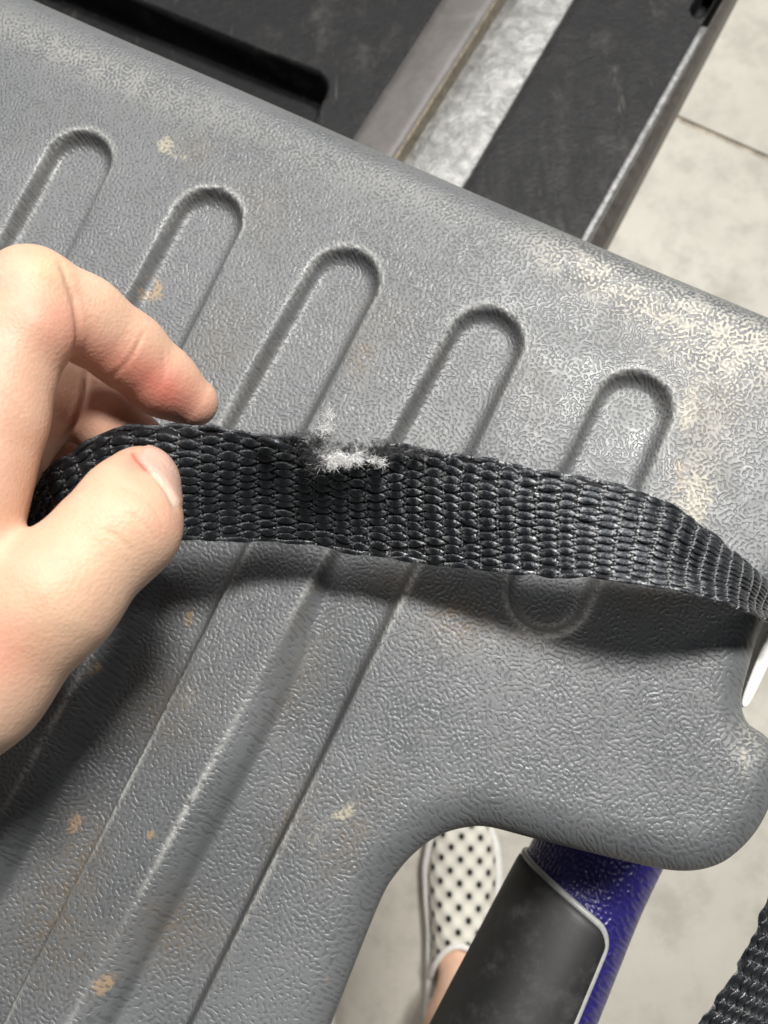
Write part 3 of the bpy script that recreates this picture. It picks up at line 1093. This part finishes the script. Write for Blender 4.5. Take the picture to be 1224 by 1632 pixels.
CH = dict(
    index=[J(-95, 930, 0.163, 0.0135), J(-10, 665, 0.169, 0.0108), J(52, 464, 0.1765, 0.0097), J(132, 508, 0.185, 0.0100), J(206, 560, 0.193, 0.0093), J(259, 608, 0.199, 0.0088), J(306, 641, 0.2035, 0.0067)],
    middle=[J(-90, 900, 0.186, 0.012), J(10, 720, 0.198, 0.0095), J(94, 628, 0.207, 0.0090), J(172, 672, 0.210, 0.0092), J(240, 722, 0.2125, 0.0072)],
    ring=[J(-110, 930, 0.204, 0.011), J(10, 790, 0.217, 0.0088), J(76, 712, 0.223, 0.0085), J(142, 752, 0.226, 0.0082), J(200, 800, 0.227, 0.0068)],
    little=[J(-150, 980, 0.214, 0.010), J(-40, 880, 0.226, 0.0078), J(10, 840, 0.233, 0.0070), J(70, 880, 0.235, 0.0066), J(120, 920, 0.236, 0.0055)],
    thumb=[J(-230, 1210, 0.170, 0.021), J(-50, 1078, 0.164, 0.0158), J(86, 948, 0.1655, 0.0130), J(188, 845, 0.1715, 0.0114), J(212, 795, 0.177, 0.0096), J(229, 763, 0.1805, 0.0072)],
)
PALM = [(J(-95, 930, 0.163, 0.0135), J(-420, 1290, 0.165, 0.020)), (J(-90, 900, 0.186, 0.012), J(-420, 1300, 0.172, 0.022)),
        (J(-110, 930, 0.204, 0.011), J(-430, 1310, 0.180, 0.021)), (J(-150, 980, 0.214, 0.010), J(-430, 1320, 0.184, 0.020)),
        (J(-230, 1210, 0.170, 0.021), J(-430, 1330, 0.170, 0.024)), (J(-95, 930, 0.165, 0.012), J(-230, 1150, 0.170, 0.020)),
        (J(-430, 1310, 0.174, 0.026), J(-1000, 1760, 0.160, 0.033))]
BULGE = [(J(62, 524, 0.1735, 0.0086), 0.003), (J(232, 838, 0.1705, 0.0062), 0.006)]


def hand_sdf(P):
    palm = None
    for (a, ra), (b, rb) in PALM:
        d = cone(P, a, b, ra, rb)
        palm = d if palm is None else smin(palm, d, 0.010)
    fing = None
    for nm in ('index', 'middle', 'ring', 'little'):
        c = CH[nm]
        f = None
        for k in range(len(c) - 1):
            d = cone(P, c[k][0], c[k + 1][0], c[k][1], c[k + 1][1])
            f = d if f is None else smin(f, d, 0.0022)
        if nm == 'index':
            (bp, br), kk = BULGE[0]
            f = smin(f, np.linalg.norm(P - bp, axis=1) - br, kk)
        fing = f if fing is None else smin(fing, f, 0.0007)
    c = CH['thumb']
    th = None
    for k in range(len(c) - 1):
        d = cone(P, c[k][0], c[k + 1][0], c[k][1], c[k + 1][1])
        th = d if th is None else smin(th, d, 0.005)
    (bp, br), kk = BULGE[1]
    th = smin(th, np.linalg.norm(P - bp, axis=1) - br, kk)
    body = smin(palm, fing, 0.006)
    return smin(body, th, 0.0035)


allp = [j for c in CH.values() for j in c] + [j for pr in PALM for j in pr]
lo_h = np.min([p - r for p, r in allp], 0) - 0.004
hi_h = np.max([p + r for p, r in allp], 0) + 0.004
hh_ = 0.0013
nh = ((hi_h - lo_h) / hh_).astype(int) + 2
yy, zz = np.meshgrid(lo_h[1] + np.arange(nh[1]) * hh_, lo_h[2] + np.arange(nh[2]) * hh_, indexing='ij')
FH = np.empty(tuple(nh), np.float32)
for i in range(nh[0]):
    P = np.stack([np.full(yy.size, lo_h[0] + i * hh_), yy.ravel(), zz.ravel()], 1)
    FH[i] = hand_sdf(P).reshape(yy.shape)
Vh, Qh = surface_nets(FH, lo_h, hh_)


def subdivide(V, Q):
    E = np.concatenate([Q[:, [0, 1]], Q[:, [1, 2]], Q[:, [2, 3]], Q[:, [3, 0]]])
    Es = np.sort(E, 1)
    key = Es[:, 0].astype(np.int64) * len(V) + Es[:, 1]
    uk, inv = np.unique(key, return_inverse=True)
    a, b = uk // len(V), uk % len(V)
    n0 = len(V)
    V2 = np.concatenate([V, (V[a] + V[b]) / 2, V[Q].mean(1)])
    m = len(Q)
    e = n0 + inv.reshape(4, m)
    f = n0 + len(uk) + np.arange(m)
    Q2 = np.concatenate([np.stack([Q[:, 0], e[0], f, e[3]], 1), np.stack([e[0], Q[:, 1], e[1], f], 1),
                         np.stack([f, e[1], Q[:, 2], e[2]], 1), np.stack([e[3], f, e[2], Q[:, 3]], 1)])
    return V2, Q2


def sdf_grad(V, eps=0.0003):
    g = np.stack([hand_sdf(V + np.eye(3)[k] * eps) - hand_sdf(V - np.eye(3)[k] * eps) for k in range(3)], 1)
    return g / (np.linalg.norm(g, axis=1)[:, None] + 1e-12)


Vh, Qh = subdivide(Vh, Qh)
for _ in range(2):
    Vh = Vh - sdf_grad(Vh) * hand_sdf(Vh)[:, None]
NH = sdf_grad(Vh, 0.0008)
hx, hy, hdp = project(Vh)
facing = (NH * ((C0 - Vh) / np.linalg.norm(C0 - Vh, axis=1)[:, None])).sum(1)


def poly_dist(x, y, pts, want=False):
    pts = spline(pts, 24)
    d = np.full(len(x), 1e9)
    par = np.zeros(len(x))
    for k in range(len(pts) - 1):
        a, e = pts[k], pts[k + 1] - pts[k]
        wx, wy = x - a[0], y - a[1]
        t = np.clip((wx * e[0] + wy * e[1]) / (e @ e + 1e-9), 0, 1)
        dk = np.hypot(wx - e[0] * t, wy - e[1] * t)
        par = np.where(dk < d, (k + t) / 23.0, par)
        d = np.minimum(d, dk)
    return (d, par) if want else d


disp = np.zeros(len(Vh))
crease = np.zeros(len(Vh))
near = facing > -0.1
nd, nth = hdp, None


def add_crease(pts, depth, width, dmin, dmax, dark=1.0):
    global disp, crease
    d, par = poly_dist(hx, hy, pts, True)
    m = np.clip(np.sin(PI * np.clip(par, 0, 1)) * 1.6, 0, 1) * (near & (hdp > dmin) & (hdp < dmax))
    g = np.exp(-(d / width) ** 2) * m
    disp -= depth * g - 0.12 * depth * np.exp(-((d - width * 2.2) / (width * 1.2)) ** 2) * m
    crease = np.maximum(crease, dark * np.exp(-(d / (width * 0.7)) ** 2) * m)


add_crease([(137, 588), (136, 625), (122, 668), (97, 703)], 0.0008, 4.5, 0.190, 0.23, 0.8)
add_crease([(232, 522), (220, 549), (203, 577), (180, 598), (172, 606)], 0.00030, 3.6, 0.175, 0.215, 0.35)
for q in (9, 17, 24):
    add_crease([(226 - q, 535 - q * 0.4), (212 - q, 552 - q * 0.4), (197 - q, 577 - q * 0.4), (182 - q * 0.8, 592 - q * 0.5)], 0.00008, 3, 0.175, 0.215, 0.10)
add_crease([(92, 412), (104, 440), (118, 480), (125, 520), (123, 550), (109, 578)], 0.0006, 4.5, 0.15, 0.20, 0.6)
add_crease([(258, 560), (262, 590), (250, 625)], 0.00012, 4, 0.175, 0.215, 0.15)
add_crease([(0, 622), (22, 640), (42, 662)], 0.0002, 4, 0.14, 0.18, 0.25)
add_crease([(165, 842), (195, 862), (215, 884)], 0.00022, 4, 0.14, 0.18, 0.22)
add_crease([(205, 815), (232, 836), (252, 866)], 0.00018, 4, 0.14, 0.18, 0.2)
add_crease([(238, 800), (252, 822), (262, 846)], 0.00015, 3, 0.14, 0.185, 0.18)
add_crease([(185, 772), (212, 784), (236, 800)], 0.00015, 4, 0.14, 0.185, 0.15)
# thumb nail
nail_px = np.array([(226, 724), (238, 708), (268, 714), (290, 738), (298, 768), (294, 796), (279, 806), (266, 781), (246, 757), (229, 742), (221, 732)], float)
nail_sp = spline(nail_px, 60, True)
nd_ = poly_sdf(hx, hy, nail_sp)
on_thumb = (hdp < 0.187) & (hy < 830) & (facing > -0.45)
nail = sstep(1.5, -2.5, nd_) * on_thumb
disp += 0.00045 * nail
gd = poly_dist(hx, hy, [(221, 730), (229, 742), (246, 757), (266, 781), (279, 806)])
disp -= 0.00045 * np.exp(-((gd - 1) / 3.5) ** 2) * on_thumb
crease = np.maximum(crease, 0.5 * np.exp(-(gd / 3.0) ** 2) * on_thumb)
nedge = np.exp(-(poly_dist(hx, hy, [(246, 757), (266, 781), (279, 804)]) / 4.5) ** 2) * on_thumb * (nd_ < 6)
wound = np.exp(-(poly_dist(hx, hy, [(211, 724), (216, 732), (232, 748)]) / 3.0) ** 2) * on_thumb
# slow unevenness of flesh
ph = Vh * 160
disp += 0.00022 * np.sin(ph[:, 0] * 1.3 + 1) * np.sin(ph[:, 1] * 1.1) * np.sin(ph[:, 2] * 0.9 + 2)
Vd = Vh + NH * disp[:, None]


def hblob(px, py, rx, ry=None, ang=0, dmin=0, dmax=1):
    ry = ry or rx
    dx, dy = hx - px, hy - py
    c, s_ = math.cos(ang), math.sin(ang)
    u, v = (dx * c + dy * s_) / rx, (-dx * s_ + dy * c) / ry
    return np.exp(-(u * u + v * v)) * (hdp > dmin) * (hdp < dmax)


red = (0.95 * hblob(262, 622, 78, 42, 0.65, 0.18, 0.23) + 0.45 * hblob(165, 565, 70, 34, 0.6, 0.17) + 0.45 * hblob(95, 515, 42, 60) + 0.6 * hblob(0, 1035, 75, 60) + 0.16 * hblob(20, 690, 60, 120)
       + 0.6 * hblob(216, 736, 26) + 0.25 * hblob(265, 830, 40) + 0.25 * hblob(60, 400, 40, 20) + 0.3 * hblob(140, 660, 90, 60, 0, 0.19))
yel = 0.6 * hblob(75, 430, 34, 30) + 0.3 * hblob(160, 860, 90, 60, -0.8, 0, 0.19) + 0.25 * hblob(60, 1000, 80)
me = mesh_np('hand', Vd, Qh)
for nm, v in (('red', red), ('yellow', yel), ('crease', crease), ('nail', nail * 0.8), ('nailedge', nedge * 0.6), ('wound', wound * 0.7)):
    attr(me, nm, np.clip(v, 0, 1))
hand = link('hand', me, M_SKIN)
tag(hand, 'bare hand pinching the frayed black strap between thumb and bent forefinger', 'hand')

# ------------------------------------------------------------------ shoes and foot
M_LIN = mat_plain('shoe_lining', (0.45, 0.43, 0.40), 0.9, nscale=300, var=0.2)


def make_shoe(label, org, yaw, flip, foot=True):
    root = thing('shoe', label, 'shoe', 'white slip-on shoes under the tray')
    root.location = org
    root.rotation_euler = (0, 0, yaw)
    fx = -1 if flip else 1
    # plan outline: y from heel (-0.165) to toe (+0.105); ball at y=0.02
    ys = np.array([-0.165, -0.155, -0.13, -0.09, -0.04, 0.0, 0.03, 0.06, 0.085, 0.10, 0.105])
    rt = np.array([0.004, 0.022, 0.032, 0.034, 0.038, 0.045, 0.047, 0.043, 0.032, 0.016, 0.003])
    lf = np.array([0.004, 0.022, 0.032, 0.032, 0.034, 0.040, 0.043, 0.039, 0.028, 0.013, 0.003])
    yv = np.concatenate([np.linspace(-0.165, -0.15, 8), np.linspace(-0.147, 0.08, 60), np.linspace(0.083, 0.105, 14)])
    R_, Lf = np.interp(yv, ys, rt), np.interp(yv, ys, lf)
    ker = np.array([1, 2, 3, 2, 1]) / 9
    R_[2:-2] = np.convolve(R_, ker, 'valid')
    Lf[2:-2] = np.convolve(Lf, ker, 'valid')
    # sole: lofted slab with rounded edge
    prof = [(0.93, 0.0), (1.0, 0.004), (1.02, 0.012), (1.01, 0.024), (0.97, 0.0265)]
    ringx = np.concatenate([R_, -Lf[::-1]])
    ringy = np.concatenate([yv, yv[::-1]])
    m = len(ringx)
    V = []
    for k, z in prof:
        V += [(fx * x * k, y * (1 + (k - 1) * 0.4), z) for x, y in zip(ringx, ringy)]
    V += [(0, 0, 0.0), (0, 0, 0.0265)]
    Q = grid_quads(len(prof), m, True)
    kk = len(prof) * m
    T = [((i + 1) % m, i, kk) for i in range(m)] + [((len(prof) - 1) * m + i, (len(prof) - 1) * m + (i + 1) % m, kk + 1) for i in range(m)]
    link('sole', fix(mesh_mixed('sole', V, Q, T)), M_SOLE, root)
    # upper: dome over the forefoot, open behind the instep
    hz = np.interp(yv, [-0.165, -0.13, -0.06, -0.02, 0.03, 0.07, 0.095, 0.105], [0.058, 0.062, 0.066, 0.062, 0.050, 0.040, 0.028, 0.010])
    na = 60
    a = np.linspace(0, PI, na)
    Yg = np.repeat(yv[:, None], na, 1)
    half = np.where(np.cos(a)[None, :] > 0, R_[:, None], Lf[:, None]) * 0.86
    cx = np.sign(np.cos(a)) * np.abs(np.cos(a)) ** 0.8
    Xg = half * cx[None, :]
    Zg = 0.022 + (hz[:, None] - 0.022) * np.abs(np.sin(a))[None, :] ** 0.75
    ox, oy, oa, ob = 0.001, -0.098, 0.0295, 0.062
    inside = ((Xg - ox) / oa) ** 2 + (np.abs(Yg - oy) / ob) ** 2.6 < 1
    V = np.stack([fx * Xg, Yg, Zg], -1).reshape(-1, 3)
    Q = grid_quads(len(yv), na)
    keep = ~inside.ravel()[Q].any(1)
    arc = np.cumsum(np.concatenate([np.zeros((len(yv), 1)), np.hypot(np.diff(Xg, axis=1), np.diff(Zg, axis=1))], 1), 1)
    arc -= arc[:, na // 2:na // 2 + 1]
    uv = np.stack([arc.ravel(), Yg.ravel()], 1)
    me = mesh_np('upper', V, Q[keep], uv=uv)
    link('upper', fix(me), M_KNIT, root)
    # padded collar round the opening
    an = np.linspace(0, 2 * PI, 90)
    ex = ox + oa * np.sign(np.cos(an)) * np.abs(np.cos(an)) ** 1.0
    ey = oy + ob * np.sign(np.sin(an)) * np.abs(np.sin(an)) ** (2 / 2.6)
    ez = []
    for x, y in zip(ex, ey):
        r_ = np.interp(y, yv, R_ if x > 0 else Lf) * 0.86
        c_ = min(0.999, abs(x) / max(r_, 1e-4)) ** (1 / 0.8)
        ez.append(0.022 + (np.interp(y, yv, hz) - 0.022) * (1 - c_ * c_) ** 0.375)
    V, Q, T = tube(np.stack([fx * ex, ey, np.array(ez)], 1), 0.0034, 10, False)
    link('collar', mesh_np('collar', V, Q), M_SOLE, root)
    # lining
    inn = [(fx * (ox + (oa + 0.001) * math.cos(t)), oy + (ob + 0.001) * math.sin(t), 0.029) for t in np.linspace(0, 2 * PI, 40, endpoint=False)]
    me = bpy.data.meshes.new('insole')
    me.from_pydata(inn, [], [tuple(range(40))])
    link('insole', me, M_LIN, root)
    return root


# shoe placed so that its toe half shows in the gap below the tray
so = W(733, 1440, 0.04)
YAW = math.radians(-4)
make_shoe('white knit slip-on shoe with dark holes, a bare foot in it', (so[0], so[1], 0.0), YAW, False)
so2 = W(474, 1500, 0.03)
make_shoe('white slip-on shoe almost wholly hidden under the grey tray edge', (so2[0], so2[1], 0.0), math.radians(6), True)


def make_leg(label, org, yaw, fx):
    c, s_ = math.cos(yaw), math.sin(yaw)

    def T(x, y, z):
        return np.array([org[0] + c * x * fx - s_ * y, org[1] + s_ * x * fx + c * y, z])
    segs = [(T(0, 0.0, 0.036), T(0, -0.05, 0.040), 0.010, 0.016), (T(0, -0.05, 0.040), T(0, -0.105, 0.085), 0.017, 0.026), (T(0, -0.14, 0.055), T(0, -0.11, 0.09), 0.022, 0.026),
            (T(0, -0.108, 0.08), T(0, -0.115, 0.13), 0.028, 0.029), (T(0, -0.115, 0.13), T(0, -0.15, 0.30), 0.030, 0.046), (T(0, -0.15, 0.30), T(0, -0.16, 0.48), 0.046, 0.050)]
    lo_l = np.min([np.minimum(a - r2, b - r2) for a, b, r1, r2 in segs], 0) - 0.03
    hi_l = np.max([np.maximum(a + r2, b + r2) for a, b, r1, r2 in segs], 0) + 0.03
    g = 0.005
    nn = ((hi_l - lo_l) / g).astype(int) + 2
    A = np.stack(np.meshgrid(*[lo_l[k] + np.arange(nn[k]) * g for k in range(3)], indexing='ij'), -1).reshape(-1, 3)
    f = None
    for a, b, r1, r2 in segs:
        d = cone(A, a, b, r1, r2)
        f = d if f is None else smin(f, d, 0.02)
    V, Q = surface_nets(f.reshape(tuple(nn)).astype(np.float32), lo_l, g)
    me = mesh_np('leg', V, Q)
    o = link('leg', me, M_SKIN)
    return tag(o, label, 'leg', 'bare legs standing in the white shoes')


make_leg('bare foot and ankle standing in the holed white knit shoe', (so[0], so[1]), YAW, 1)
make_leg('bare leg standing in the white shoe hidden under the tray', (so2[0], so2[1]), math.radians(6), -1)
